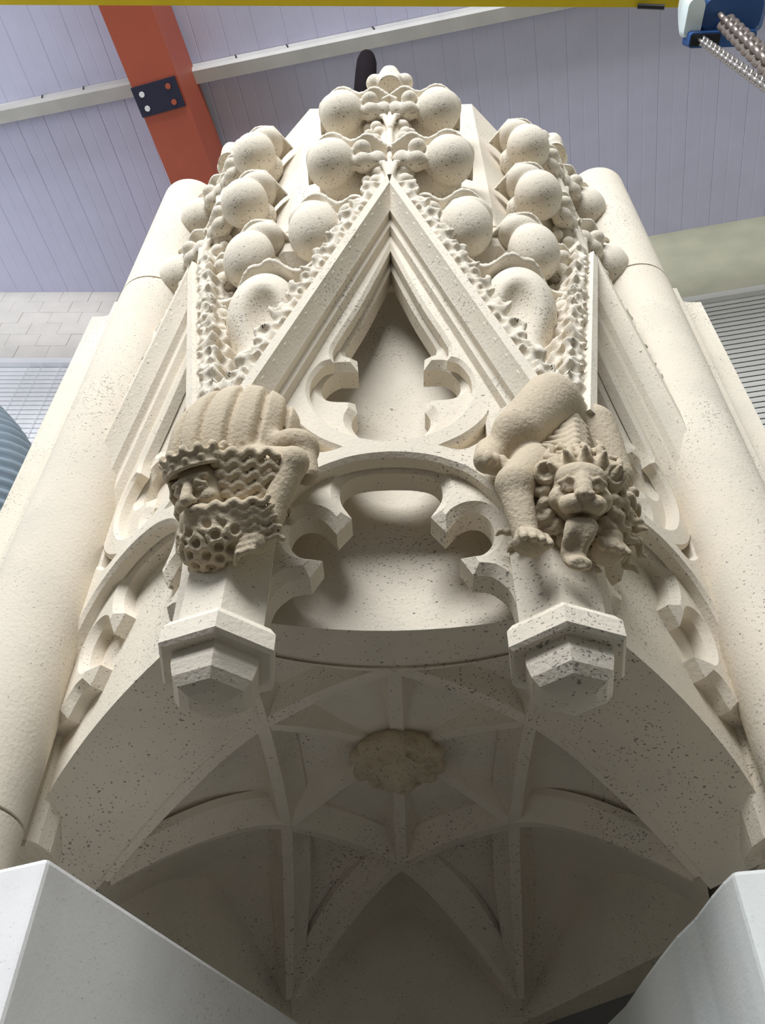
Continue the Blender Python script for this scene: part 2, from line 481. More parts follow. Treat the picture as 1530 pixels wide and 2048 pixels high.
for a, s, mt, lb in ((-.50, s0 + .10, M_WHITE, 'white bolt head'), (-.50, s1 - .09, M_WHITE, 'white bolt head'), (-.14, s0 + .09, M_ORANGE, 'orange bolt head'), (-.14, s1 - .08, M_ORANGE, 'orange bolt head')):
    c = Vector(rf(s, a, -.024)); dn = Vector(up) * -1
    part('bolt_head', *tube([c, c + dn * .012], .035, 8), mt, pp, label=lb)

# yellow crane girder, hoist, chains
g = root('crane_girder', 'yellow crane girder along the top edge of the view', 'beam', (0, -.6, 8.5))
def gy(x, a, z): return (x, -.552 + .0326 * x + a, z)
for z0, z1, a0, a1, nm in ((8.5, 8.55, -.42, 0, 'lower_flange'), (8.55, 9.3, -.24, -.18, 'web'), (9.3, 9.35, -.42, 0, 'upper_flange')):
    part(nm, *loft([[gy(x, a, z) for a, z in ((a0, z0), (a1, z0), (a1, z1), (a0, z1))] for x in (-8, 9)]), M_YEL, g)
hz = 7.55
hx, hy = 3.08, -.62
h = root('chain_hoist', 'blue chain hoist with pale end cap hanging at the upper right', 'hoist', (hx, hy, hz))
def rr(x0, x1, y0, y1, r, n=4):
    out = []
    for cx, cy, a0 in ((x1 - r, y1 - r, 0), (x0 + r, y1 - r, 90), (x0 + r, y0 + r, 180), (x1 - r, y0 + r, 270)):
        out += [(cx + r * math.cos(math.radians(a0 + 90 * k / n)), cy + r * math.sin(math.radians(a0 + 90 * k / n))) for k in range(n + 1)]
    return out
def slab(poly_fn, zs): return loft([[(x, y, z) for x, y in poly_fn(i)] for i, z in enumerate(zs)])
part('gear_case', *slab(lambda i: rr(2.78 + (.06, .0, 0, .05)[i], 3.42 - (.06, 0, 0, .05)[i], -.80 + (.05, 0, 0, .04)[i], -.44 - (.05, 0, 0, .04)[i], .07), (hz + .02, hz + .10, hz + .62, hz + .70)), M_BLUE, h, angle=40)
part('end_cap', *slab(lambda i: rr(2.66 + (.02, .0, .05, .10)[i], 2.83, -.78 + (.02, 0, 0, .05)[i], -.42 - (.02, 0, .02, .06)[i], .06), (hz, hz + .08, hz + .35, hz + .60)), M_COVER, h, angle=40, label='pale rounded end cap')
part('chain_guide', *slab(lambda i: rr(2.70 + (.03, 0)[i], 3.36 - (.03, 0)[i], -.50, -.36 - (.01, 0)[i], .03), (hz - .06, hz + .06)), M_BLUE, h, angle=40)
part('chain_slot', *box((2.74, -.485, hz - .075), (3.0, -.39, hz - .055)), M_BLACK, h)
part('suspension_lug', *box((3.0, -.72, hz + .69), (3.2, -.60, 8.498)), M_BLACK, h)
part('cable_stub', *tube([(2.45, -.49, 8.47), (2.7, -.49, 8.40)], .025, 6), M_BLACK, g)
def link_mesh(L, W, r, mt):
    pts = []
    for k in range(14):
        a = 2 * math.pi * k / 14
        pts.append((W / 2 * math.cos(a), 0, (L - W) / 2 * (1 if math.sin(a) > 0.01 else (-1 if math.sin(a) < -.01 else 0)) + W / 2 * math.sin(a)))
    rings = []
    for i, p in enumerate(pts):
        p = Vector(p); t = (Vector(pts[(i + 1) % 14]) - Vector(pts[i - 1])).normalized(); n1 = Vector((0, 1, 0)); n2 = t.cross(n1)
        rings.append([tuple(p + (n1 * math.cos(q) + n2 * math.sin(q)) * r) for q in [2 * math.pi * j / 6 for j in range(6)]])
    V = [v for r_ in rings for v in r_]; Fc = []
    for k in range(14):
        for i in range(6):
            j = (i + 1) % 6; k2 = (k + 1) % 14
            Fc.append((k * 6 + i, k * 6 + j, k2 * 6 + j, k2 * 6 + i))
    return mk('chain_link', V, Fc, mt, smooth=True)
def chain(a, b, L, W, r, mt, label, group=None):
    a, b = Vector(a), Vector(b); t = root('hoist_chain', label, 'chain', tuple(b), group)
    me = link_mesh(L, W, r, mt); d = (b - a); n = int(d.length / (L - 2.6 * r)); d.normalize()
    q = Vector((0, 0, 1)).rotation_difference(d).to_matrix().to_4x4()
    for k in range(n):
        p = a + d * (k + .5) * (L - 2.6 * r)
        mw = Matrix.Translation(p * S) @ q @ Matrix.Rotation(math.pi / 2 * (k % 2) + .5, 4, 'Z')
        add('chain_link', me, t, mw)
chain((2.84, -.43, hz - .03), (2.73, -.72, 5.0), .105, .065, .014, M_STEEL, 'thin bright steel chain hanging below the blue hoist, nearer the canopy')
chain((3.02, -.58, hz + .02), (2.74, -.80, 5.0), .17, .12, .026, M_STEELD, 'thick dull brown chain hanging in front of the blue hoist')

# ribbed hose at left
hpf = catmull([(-7.0, 2.3, 6.9), (-5.2, 2.45, 6.15), (-4.05, 2.5, 5.05), (-3.72, 2.5, 3.9), (-3.75, 2.5, 2.4), (-3.95, 2.5, -1.0), (-4.2, 2.4, FLOOR)], n=70)
acc = 0; rad = []
for i, p in enumerate(hpf):
    if i: acc += (Vector(p) - Vector(hpf[i - 1])).length
    rad.append(.50 + .035 * math.sin(acc * 2 * math.pi / .125))
hose = part('ribbed_hose', *tube(hpf, rad, 28), M_HOSE, smooth=True)
tag(hose, 'thick blue grey ribbed extraction hose at the left edge of the view', 'hose'); origin_to(hose, (-4.2, 2.4, FLOOR))

# ------------------------------------------------------------------ the canopy: plan geometry
CY = .137; APO = 1.207
def pt(face, u, out, z):
    th = math.radians({'F': -90, 'L': -135, 'R': -45}[face]); n = (math.cos(th), math.sin(th)); t = (-n[1], n[0])
    return (n[0] * (APO + out) + t[0] * u, CY + n[1] * (APO + out) + t[1] * u, z)
def panelT(face, mirror=False):
    return lambda v: pt(face, *PS(-v[0] if mirror else v[0], v[1], v[2]))
def panelM(face, org=(0, 0, 0), mirror=False):
    """matrix for local axes (u, out, z) of a face, origin at panel point org"""
    o = Vector(pt(face, *org)); e = [Vector(pt(face, org[0] + a, org[1] + b, org[2] + c)) - o for a, b, c in ((1, 0, 0), (0, 1, 0), (0, 0, 1))]
    if mirror: e[0] = -e[0]
    return basis(o, *e)
ZJ = 2.708; ZT = 4.37; ZJP = 2.82
KP = .972; DP = .05
def PS(u, o, z): return (u * KP, o + DP, z * KP - 1.188 * (1 - KP))   # gable drawings are for out=0; they stand DP proud
low = root('canopy_lower_course', 'lower course of the carved limestone gothic canopy with gables, figures and ribbed vault', 'canopy', (0, .137, 0))
upr = root('canopy_upper_course', 'upper course of the limestone canopy with plain drum and leafy finials above the joint', 'canopy', (0, .137, ZJ))

# core (lower and upper drum)
def octo(yf, hw, xs, yb0=.30):
    return [(-hw, yf), (hw, yf), (xs, yf + (xs - hw)), (xs, yb0), (-xs, yb0), (-xs, yf + (xs - hw))]
def wide(yf, hw, xs):
    return [(-hw, yf), (hw, yf), (xs, yf + (xs - hw)), (1.24, .60), (.56, 1.50), (-.56, 1.50), (-1.24, .60), (-xs, yf + (xs - hw))]
rings = [[(x, y, z) for x, y in wide(yf, hw, 1.16)] for z, yf, hw in ((.50, -.76, .40), (2.30, -.76, .40), (2.52, -.985, .50), (ZJ - .012, -.99, .50))]
V, Fc = loft(rings)
part('core', V, Fc, M_ST, low)
part('drum', *prism(octo(-.99, .50, 1.17), ZJ + .006, ZT), M_ST, upr)
part('mortar_joint', *prism(octo(-.97, .48, 1.14), ZJ - .013, ZJ + .008), M_SEAM, upr, label='dark open joint under the drum')
# hollow inner faces behind the tracery, down to the soffit
def hollow(face, z0, z1, hw, depth, out0, soff):
    n = 12; rows = []
    for z in np.linspace(z0, z1, 9):
        rows.append([pt(face, u, out0 - depth * (1 - (u / hw) ** 2), z) for u in np.linspace(-hw, hw, n + 1)])
    m_ = n + 1
    V = [v for r in rows for v in r]
    Fc = [(a * m_ + i, a * m_ + i + 1, (a + 1) * m_ + i + 1, (a + 1) * m_ + i) for a in range(8) for i in range(n)]
    if soff:
        s = len(V); V += [(u * .95, -.80 + .14 * (1 - (u / hw) ** 2), z0 - .018) for u in np.linspace(-hw, hw, n + 1)]
        Fc += [(i, i + 1, s + i + 1, s + i) for i in range(n)]
    return V, Fc
part('front_soffit', *hollow('F', .405, 2.42, .50, .085, -.145, .165), M_ST, low, angle=50)
# ------------------------------------------------------------------ tracery face
MS = 3.45
def flank(zA, z): return (zA - z) / MS
def sym(h): return h + [(-x, z) for x, z in h[::-1] if abs(x) > 1e-6]
def tracery_contours():
    sc = lambda P: [(u * 1.028, z * 1.028 + .033) for u, z in P]
    tref = catmull(sc([(0, 2.33), (.107, 1.905), (.192, 1.625), (.199, 1.565), (.183, 1.522), (.152, 1.505), (.150, 1.480),
                    (.205, 1.476), (.255, 1.425), (.277, 1.345), (.262, 1.280), (.215, 1.240), (.150, 1.232), (.146, 1.206),
                    (.162, 1.155), (.154, 1.095), (.112, 1.030), (.06, 1.0), (0, .990)]), corners=(0, 5, 6, 12, 13), n=5)
    ring = catmull([(0, 2.415), (.122, 1.94), (.214, 1.64), (.232, 1.56), (.225, 1.50), (.262, 1.475), (.298, 1.39), (.303, 1.30), (.280, 1.215), (.225, 1.12), (.15, 1.055), (.07, 1.022), (0, 1.012)], corners=(0, 4), n=5)
    cusped = catmull(sc([(.385, .20), (.370, .33), (.350, .400), (.300, .455), (.250, .466), (.240, .486),
                      (.282, .498), (.318, .540), (.334, .605), (.322, .668), (.285, .712), (.235, .718), (.190, .695), (.164, .662), (.152, .680),
                      (.180, .735), (.188, .790), (.175, .845), (.138, .885), (.075, .905)]) + [(0, .968)], corners=(4, 5, 13, 14), n=5)
    order = catmull([(.425, .20), (.420, .42), (.395, .60), (.345, .74), (.265, .86), (.165, .925), (.08, .952), (0, .960)], n=6)
    spand = catmull([(.335, 1.17), (.300, 1.108), (.235, 1.040), (.155, .988), (.225, .962), (.285, .990), (.335, 1.04)], corners=(0, 3, 6), n=4, closed=True)
    return tref, ring, cusped, order, spand
tref, ring, cusped, order, spand = tracery_contours()
def outer_with_arch(arch, sh=0.0, zA=2.52):
    # closed polygon: right foot -> up the side -> flank -> apex -> mirrored; the arch is the lower boundary
    top = [(.50 - sh, .20), (.50 - sh, 1.02), (flank(zA, 1.02) if flank(zA, 1.02) < .5 - sh else .5 - sh, 1.021), (0, zA)]
    half = [(x, z) for x, z in arch]                  # from right foot to crown
    poly = sym(half)                                  # right foot .. crown .. left foot
    left = [(-x, z) for x, z in top]
    return poly + left[:3] + [(0, zA)] + [(x, z) for x, z in top[:3]][::-1]
def mould():
    """gable hood mould: stepped profile swept up one flank, mitred at the apex, mirrored"""
    prof = [(2.86, -.16), (2.86, .125), (2.845, .14), (2.72, .14), (2.705, .13), (2.60, .085), (2.57, .075), (2.57, .045), (2.56, .04), (2.505, .035), (2.485, .015), (2.47, -.03)]
    V = []; Fc = []
    for s in (1, -1):
        b = len(V)
        for zA, o in prof:
            zt = min(zA, ZJP - .012)
            V.append((s * flank(zA, zt), o, zt)); V.append((s * flank(zA, 1.04), o, 1.04))
        n = len(prof)
        for i in range(n - 1):
            Fc.append((b + 2 * i, b + 2 * i + 1, b + 2 * i + 3, b + 2 * i + 2))
        Fc.append(tuple(b + 2 * i + 1 for i in range(n)))
    n = len(prof)
    # joint-level top and back closure
    Fc.append((0, 2, 4, 2 * n + 4, 2 * n + 2, 2 * n))
    return V, Fc
MO = mould()
# leafy strip along the extrados, local (s along, w out, h normal)
def strip_field():
    L = 1.66
    f = Field((-.03, -.14, -.07), (L + .03, .14, .14), .0085)
    sl, X, Y, Z = f.win((-.03, -.14, -.07), (L + .03, .14, .14))
    top = .072 + .014 * np.sin(X * 40) + .008 * np.sin(X * 93 + 1)
    q = np.maximum(np.maximum(np.abs(X - L / 2) - L / 2, np.abs(Y) - .085 - .008 * np.sin(X * 61)), np.maximum(Z - top - .12 * Y, -.05 - Z))
    f.put(sl, q + 0 * X, 0)
    r = random.Random(2)
    x = .03
    while x < L:
        for row in (0, 1):
            xx = x + (.036 if row else 0) + r.uniform(-.007, .007)
            f.ell((xx, .100, .012 + row * .050 + r.uniform(-.006, .006)), (.025 + r.uniform(0, .005), .036, .022), .008, sub=True)
            f.ell((xx + .02, -.03 + .06 * row, .085), (.026, .024, .03), .008, sub=True)
            if r.random() < .5: f.ell((xx + .03, .085, .035 + r.uniform(-.02, .03)), .014, .01)
        x += .072
    return field_mesh('foliage_strip', f, M_ST)
STRIP = strip_field()
def spline(xs, ys):
    P = np.array(catmull(list(zip(xs, ys)), n=10)); return lambda x: np.interp(x, P[:, 0], P[:, 1])
def crocket_field(long=0.0):
    """curled leaf: local (x away from the gable's centre, y towards the viewer, z up), ball at the origin"""
    f = Field((-.32, -.26, -.27 - long), (.20, .18, .27), .0075)
    f.ell((0, 0, -.025 - long * .5), (.120, .116, .145 + long * .6), 0)
    f.ell((.020, -.035, .120), (.118, .100, .085), .002)              # second lobe behind and above
    f.ell((-.11, -.12, .0), (.18, .09, .12), .02)                      # solid body behind
    f.ell((-.150, .050, .020), (.046, .045, .042), .012)               # small inner bud
    f.ell((-.225, .010, -.04), (.05, .05, .06), .02)
    f.ell((-.16, .02, -.07), (.055, .05, .05), .02)
    rim = spline((-.31, -.27, -.18, -.115, -.06, .0, .06, .12, .17), (.0, .055, .125, .098, .150, .206, .208, .175, .12))
    sl, X, Y, Z = f.win((-.31, -.20, -.05), (.17, .12, .26))
    fr = .070 + .012 * np.sin(X * 30 + .6) - .35 * np.maximum(X + .04, 0)
    q = np.maximum(np.abs(Z - rim(X) - .30 * (Y - .02)) - .0125, np.maximum(np.maximum(Y - fr, -.16 - Y), np.maximum(X - .135, -.30 - X)))
    f.put(sl, q + 0 * X, .012)
    f.ell((-.116, .075, .058), (.022, .095, .027), .005, sub=True)     # drilled eye
    f.ell((-.175, .10, -.045), (.024, .045, .022), .010, sub=True)
    f.ell((-.245, .085, .02), (.018, .04, .024), .010, sub=True)
    return field_mesh('crocket', f, M_ST)
CROC = crocket_field()
CROC_L = crocket_field(.05)
def bud_field():
    f = Field((-.20, -.16, -.16), (.20, .16, .16), .008)
    f.ell((0, 0, 0), (.062, .07, .085), 0)
    for s in (-1, 1):
        f.ell((s * .085, -.01, -.035), (.05, .05, .055), .012)
        f.cap((s * .05, .03, -.09), (s * .02, .05, .02), .018, .012, .01)
    f.cap((0, 0, -.15), (0, 0, 0), .07, .05, .03)
    return field_mesh('finial_bud', f, M_ST)
BUD = bud_field()
def stalk_field():
    """central stem of a finial with small curled leaflets"""
    f = Field((-.24, -.14, -.05), (.24, .17, 1.40), .009)
    f.cap((0, 0, 0), (0, .0, 1.30), .075, .05, 0)
    sl, X, Y, Z = f.win((-.2, -.14, -.05), (.2, .17, 1.3))
    f.put(sl, np.maximum(np.maximum(np.abs(X) - .13 + .05 * Z, np.abs(Y + .06) - .06), np.abs(Z - .6) - .6) + 0 * X, .03)
    f.chain([(0, .075, .0), (0, .09, .25), (0, .07, .5), (0, .085, .9), (0, .06, 1.25)], [.022, .012, .02, .012, .015], .012)
    r = random.Random(7)
    for z in np.arange(.12, 1.2, .085):
        for s in (-1, 1):
            f.ell((s * (.055 + r.uniform(0, .03)), .045, z + r.uniform(-.02, .02)), (.034, .03, .034), .012)
            f.ell((s * (.10 + r.uniform(-.01, .02)), .02, z + .04), (.028, .03, .026), .012)
            f.ell((s * (.075 + r.uniform(-.02, .02)), .075, z + .045), .016, .006, sub=True)
    for z0 in (.10, .72):   # sharp leaf fans at the two tiers
        for s in (-1, 1):
            f.chain([(0, .085, z0 - .05), (s * .03, .09, z0 + .10), (s * .09, .06, z0 + .20)], [.016, .014, .008], .008)
    return field_mesh('finial_stem', f, M_ST)
STALK = stalk_field()

def clip(P, side):
    if side == 0: return P
    return [(x, max(z, .43 + .02 * abs(x))) if x * side > .3 else (x, z) for x, z in P]
TR = {}
for face, sd in (('F', 0), ('L', -1), ('R', 1)):
    TR[face] = (plate(clip(outer_with_arch(order), sd), [sym(ring), spand, [(-x, z) for x, z in spand]], 0.0, .055, .014),
                plate(clip(outer_with_arch(cusped, 0.003, 2.50), sd), [sym(tref)], -.05, .10, .028))
for face, nm in (('F', 'front'), ('L', 'left'), ('R', 'right')):
    gb = part('gable', *MO, M_ST, low, T=panelT(face), angle=12)
    part('outer_tracery', *TR[face][0], M_ST, gb, T=panelT(face), angle=28)
    part('cusped_tracery', *TR[face][1], M_ST, gb, T=panelT(face), angle=28)
    th = math.atan(MS)
    for s in (1, -1):
        # strip frame: along the flank, going down from the joint
        ztop = ZJP - .05
        o = (flank(2.86, ztop), .035, ztop)
        o = PS(*o)
        M0 = panelM(face, (s * o[0], o[1], o[2]), mirror=(s < 0))
        dn = Vector((math.cos(th), 0, -math.sin(th))); nn = Vector((math.sin(th), 0, math.cos(th)))
        Ml = basis((0, 0, 0), dn, Vector((0, 1, 0)), nn)
        add('foliage_strip', STRIP, gb, M0 @ Ml)
        add('crocket', CROC_L, gb, panelM(face, (s * .335, .045, 2.49), mirror=(s < 0)))
    fn = add('finial_stem', STALK, upr, panelM(face, (0, .06, ZJ + .012)))
    for u, z, o in ((.285, 3.03, .12), (.258, 3.68, .13)):
        for s in (1, -1):
            add('crocket', CROC, fn, panelM(face, (s * u, o, z), mirror=(s < 0)))
    add('finial_bud', BUD, fn, panelM(face, (0, .16, 4.10)))
# big corner leaf in each valley between two gables
def valley_field():
    f = Field((-.36, -.40, -.62), (.36, .24, .30), .010)
    f.ell((0, -.05, -.10), (.150, .155, .27), 0)
    f.cap((0, -.08, -.15), (0, -.05, -.50), .12, .06, .05)
    f.ell((.0, -.16, .115), (.165, .14, .09), .006)
    for s in (-1, 1):
        f.cap((0, -.16, -.05), (s * .27, -.14, .02), .09, .06, .03)
        f.ell((s * .215, -.03, .03), (.045, .05, .045), .015)
        f.ell((s * .23, -.02, -.08), (.045, .05, .05), .02)
    rr0 = spline((0, .07, .13, .18, .24, .30, .34), (.185, .170, .128, .135, .140, .085, .02))
    sl, X, Y, Z = f.win((-.36, -.34, -.05), (.36, .15, .30))
    fr = .055 + .02 * np.sin(np.abs(X) * 28) - .25 * np.abs(X)
    q = np.maximum(np.abs(Z - rr0(np.abs(X)) - .22 * Y) - .014, np.maximum(np.maximum(Y - fr, -.25 - Y), np.abs(X) - .335))
    f.put(sl, q + 0 * X, .015)
    for s in (-1, 1):
        f.ell((s * .155, .03, .065), (.024, .10, .030), .006, sub=True)
        f.ell((s * .26, .03, .06), (.022, .07, .022), .01, sub=True)
        f.ell((s * .20, .02, -.03), (.024, .05, .024), .01, sub=True)
    f.ell((.075, .09, -.27), (.075, .11, .17), .05, sub=True)
    return field_mesh('corner_leaf', f, M_ST)
VAL = valley_field()
for s in (-1, 1):
    a = math.radians(-90 + s * 22.5); o = Vector((math.cos(a), math.sin(a), 0)); r_ = Vector((-o.y, o.x, 0))
    add('corner_leaf', VAL, low, basis((s * .535, -1.06, 1.97), r_ * -s, o, Vector((0, 0, 1))))

# ------------------------------------------------------------------ shafts and pilasters
def circ(cx, cy, r, n=40): return [(cx + r * math.cos(2 * math.pi * k / n), cy + r * math.sin(2 * math.pi * k / n)) for k in range(n)]
SHX, SHY, SHR = 1.290, -.478, .184
arc = [(-1.735 + .095 * math.sin(t), -.205 - .095 * (1 - math.cos(t))) for t in np.linspace(0, math.pi / 2, 8)]
PILA = [(-1.80, .35), (-1.80, -.205)] + arc + [(-1.615, -.30), (-1.555, -.20), (-1.20, -.20), (-1.20, .35)]
PILA = [(x * .962, -2.863 + (y + 2.863) * .962) for x, y in PILA]
for s in (-1, 1):
    part('shaft', *prism(circ(s * SHX, SHY, SHR), 0, 2.915), M_ST, low, angle=30)
    part('shaft', *prism(circ(s * SHX, SHY, SHR), 2.928, 4.16), M_ST, upr, angle=30)
    part('mortar_joint', *prism(circ(s * SHX, SHY, SHR - .012), 2.913, 2.930), M_SEAM, upr)
    part('pilaster', *prism([(-s * x, y) for x, y in PILA], 0, 3.13), M_ST, low, angle=30)
for s in (-1, 1):
    poly = [(-s * x, y) for x, y in ((-1.30, -.36), (-1.13, -.36), (-1.105, -.33), (-1.085, -.27), (-1.085, -.18), (-1.30, -.15))]
    part('jamb_moulding', *prism(poly, 0, .55), M_ST, low)

# ------------------------------------------------------------------ ribbed vault
KY = 1.423; TN = .517
def nd(a): return np.array([TN * math.cos(math.radians(a)), KY * TN * math.sin(math.radians(a)), .385])
NB, NBL, NBR, NFL, NFR, NF = nd(90), nd(150), nd(30), nd(210), nd(330), np.array([0, -.675, .385])
BO = np.array([0, 0, .50])
SBL, SBR, SL, SR = (np.array(p) for p in ((-.50, 1.27, 0.0), (.51, 1.27, 0.0), (-1.03, .04, 0.0), (1.03, .04, 0.0)))
SA, SB = np.array([-.47, -.80, .345]), np.array([.47, -.80, .345])
UPZ = .085
def curve(a, b, n=14, kind='spring'):
    out = []
    for i in range(n + 1):
        t = i / n; p = a + (b - a) * t
        if kind == 'spring': z = a[2] + (b[2] - a[2]) * (1 - (1 - t) ** 1.62)
        else: z = a[2] + (b[2] - a[2]) * t + .02 * math.sin(math.pi * t)
        out.append(np.array([p[0], p[1], z]))
    return out
def rib(c, spring=True):
    prof = [(-.088, .03), (-.084, .0), (-.070, -.012), (-.040, -.045), (-.022, -.085), (.022, -.085), (.040, -.045), (.070, -.012), (.084, 0), (.088, .03)]
    rings = []
    for i, p in enumerate(c):
        t = c[min(i + 1, len(c) - 1)] - c[max(i - 1, 0)]; t = t / np.linalg.norm(t)
        side = np.array([t[1], -t[0], 0]); l = np.linalg.norm(side); side = side / l
        upv = np.cross(side, t)
        if upv[2] < 0: upv = -upv
        q = p + np.array([0, 0, UPZ])
        k = min(1, .60 + .8 * i / (len(c) - 1)) if spring else 1
        rings.append([tuple(q + side * a * k + upv * (b if b > 0 else b * (.6 + .4 * k))) for a, b in prof])
    return loft(rings)
ribs = []
R = {}
for nm, a, b, kd in (('L-BL', SL, NBL, 'spring'), ('L-FL', SL, NFL, 'spring'), ('BL-NBL', SBL, NBL, 'spring'), ('BL-NB', SBL, NB, 'spring'), ('BR-NB', SBR, NB, 'spring'), ('BR-NBR', SBR, NBR, 'spring'),
                     ('R-BR', SR, NBR, 'spring'), ('R-FR', SR, NFR, 'spring'), ('A-FL', SA, NFL, 's'), ('B-FR', SB, NFR, 's'),
                     ('s1', NB, BO, 's'), ('s2', NBL, BO, 's'), ('s3', NBR, BO, 's'), ('s4', NFL, BO, 's'), ('s5', NFR, BO, 's'), ('s6', NF, BO, 's'),
                     ('r1', NB, NBL, 's'), ('r2', NBL, NFL, 's'), ('r3', NFL, NF, 's'), ('r4', NF, NFR, 's'), ('r5', NFR, NBR, 's'), ('r6', NBR, NB, 's')):
    R[nm] = curve(a, b, kind=kd)
vault = None
def up(p, d=UPZ): return tuple(np.array(p) + np.array([0, 0, d]))
VV = []; FF = []
def ruled(c1, c2, n2=8, bulge=0.0, off1=UPZ, off2=None):
    off2 = UPZ if off2 is None else off2
    b = len(VV); n = len(c1)
    for i in range(n):
        for k in range(n2 + 1):
            s_ = k / n2; p = c1[i] * (1 - s_) + c2[i] * s_
            VV.append(tuple(p + np.array([0, 0, off1 + (off2 - off1) * s_ + bulge * math.sin(math.pi * s_) * math.sin(math.pi * i / (n - 1))])))
    for i in range(n - 1):
        for k in range(n2):
            FF.append((b + i * (n2 + 1) + k, b + i * (n2 + 1) + k + 1, b + (i + 1) * (n2 + 1) + k + 1, b + (i + 1) * (n2 + 1) + k))
# inner cells
for a, b in (('s1', 's2'), ('s2', 's4'), ('s4', 's6'), ('s6', 's5'), ('s5', 's3'), ('s3', 's1')):
    ruled(R[a], R[b], 6, .055)
# lunettes on the back walls
def lun(sp, pk): return curve(np.array(sp), np.array(pk), kind='spring')
PB = np.array([.01, 1.41, .435]); PBL = np.array([-.83, .82, .37]); PBR = np.array([.86, .78, .36])
walls = []
for sp, w0, pk, ribn in ((SBL, (-.50, 1.41, 0), PB, 'BL-NB'), (SBR, (.52, 1.41, 0), PB, 'BR-NB'), (SBL, (-.50, 1.41, 0), PBL, 'BL-NBL'), (SL, (-1.10, .30, 0), PBL, 'L-BL'), (SBR, (.52, 1.41, 0), PBR, 'BR-NBR'), (SR, (1.10, .30, 0), PBR, 'R-BR')):
    lc = lun(w0, pk); ruled(R[ribn], lc, off2=.0); walls.append(lc)
# triangles between boss-ring: cells S-N-N of the hexagon ring
for a, b, c in (('L-BL', 'L-FL', None), ('BL-NBL', 'BL-NB', None), ('BR-NB', 'BR-NBR', None), ('R-BR', 'R-FR', None)):
    ruled(R[a], R[b], 8, .05)
# big smooth side webs up to the side walls behind the side arches
for s, ribn, ribA, face in ((-1, 'L-FL', 'A-FL', 'L'), (1, 'R-FR', 'B-FR', 'R')):
    e0 = np.array([s * 1.165, -.30, -.03]); e1 = np.array([s * .53, -.935, .40])
    edge = []
    for i in range(15):
        t = i / 14
        p = e0 * (1 - t) + e1 * t
        edge.append(np.array([p[0], p[1], e0[2] + (e1[2] - e0[2]) * math.sqrt(1 - (1 - t) ** 2.2)]))
    ruled(R[ribn], edge, 10, 0, .0, 0.0)
    # wall above that edge, up inside the core
    b = len(VV)
    for p in edge:
        VV.append(tuple(p)); VV.append((p[0] * 1.01, p[1] - .0, 1.5))
    for i in range(14): FF.append((b + 2 * i, b + 2 * i + 2, b + 2 * i + 3, b + 2 * i + 1))
    # between pendant spring and soffit
    ruled(R[ribA], [np.array([s * .53 - s * .06 * i / 14, -.935 + .13 * i / 14, .39]) for i in range(15)][::-1] if False else [np.array([s * .53, -.935, .385])] * 15, 4)
# front web: ring edge F to the soffit edge
for s, c in ((-1, R['r3']), (1, R['r4'][::-1])):
    tgt = [np.array([s * .47 * (1 - i / 14), -.80 + .115 * (1 - (1 - i / 14) ** 2), .380]) for i in range(15)]
    ruled(c, tgt, 6, .02, off2=0.0)
vault = part('vault_web', VV, FF, M_ST, low, angle=40)
# walls below the lunettes
WV = []; WF_ = []
for lc in walls:
    b = len(WV)
    for p in lc:
        WV.append(tuple(p)); WV.append((p[0], p[1], -.02))
    for i in range(len(lc) - 1): WF_.append((b + 2 * i, b + 2 * i + 2, b + 2 * i + 3, b + 2 * i + 1))
part('vault_wall', WV, WF_, M_ST, low)
# outer shell of the block so no light leaks in
outer_p = [(-1.27, -.32), (-1.24, .60), (-.56, 1.50), (.56, 1.50), (1.24, .60), (1.27, -.32)]
inner_p = [(-1.13, -.36), (-1.11, .30), (-.50, 1.415), (.52, 1.415), (1.11, .30), (1.13, -.36)]
V = []; Fc = []
for (ox, oy), (ix, iy) in zip(outer_p, inner_p):
    V += [(ox, oy, -.02), (ix, iy, -.02), (ix, iy, .60), (ox, oy, .60)]
for i in range(5):
    a = 4 * i; b = a + 4
    Fc += [(a, b, b + 1, a + 1), (a + 1, b + 1, b + 2, a + 2), (a + 3, b + 3, b, a), (a + 2, b + 2, b + 3, a + 3)]
Fc += [(0, 1, 2, 3), (20, 23, 22, 21)]
part('apse_shell', V, Fc, M_ST, low)
for nm, c in R.items():
    part('rib', *rib(c, '-' in nm), M_ST, low, angle=35)

# boss with a small face in a leafy wreath
def boss_field():
    f = Field((-.22, -.22, -.14), (.22, .22, .14), .0065)
    f.ell((0, 0, 0), (.165, .165, .075), 0)
    r = random.Random(3)
    for k in range(26):
        a = 2 * math.pi * k / 26; rr_ = .135 + .02 * math.sin(k * 2.4)
        f.ell((rr_ * math.cos(a), rr_ * math.sin(a), -.015 + r.uniform(-.02, .01)), (.034, .034, .03), .010)
        f.ell((.10 * math.cos(a + .1), .10 * math.sin(a + .1), -.05), (.026, .026, .024), .008)
    for k in range(70):
        a = r.uniform(0, 2 * math.pi); q = r.uniform(.075, .16)
        f.ell((q * math.cos(a), q * math.sin(a), -.082 + .40 * (q - .07)), r.uniform(.012, .019), .003, sub=True)
    # face, chin pointing to the back of the vault
    f.ell((0, .035, -.055), (.065, .075, .055), .012)
    f.ell((0, .04, -.108), (.014, .026, .016), .008)
    for s in (-1, 1):
        f.ell((s * .027, .022, -.112), .015, .003, sub=True)
        f.ell((s * .035, .06, -.09), (.022, .02, .016), .008)
    f.ell((0, .082, -.092), (.026, .008, .012), .004, sub=True)
    f.cap((0, 0, 0), (0, 0, .13), .09, .09, .02)
    return field_mesh('boss', f, M_FIG)
add('boss', boss_field(), low, Matrix.Translation(Vector((0, .0, .475)) * S), label='round carved boss with a small face')

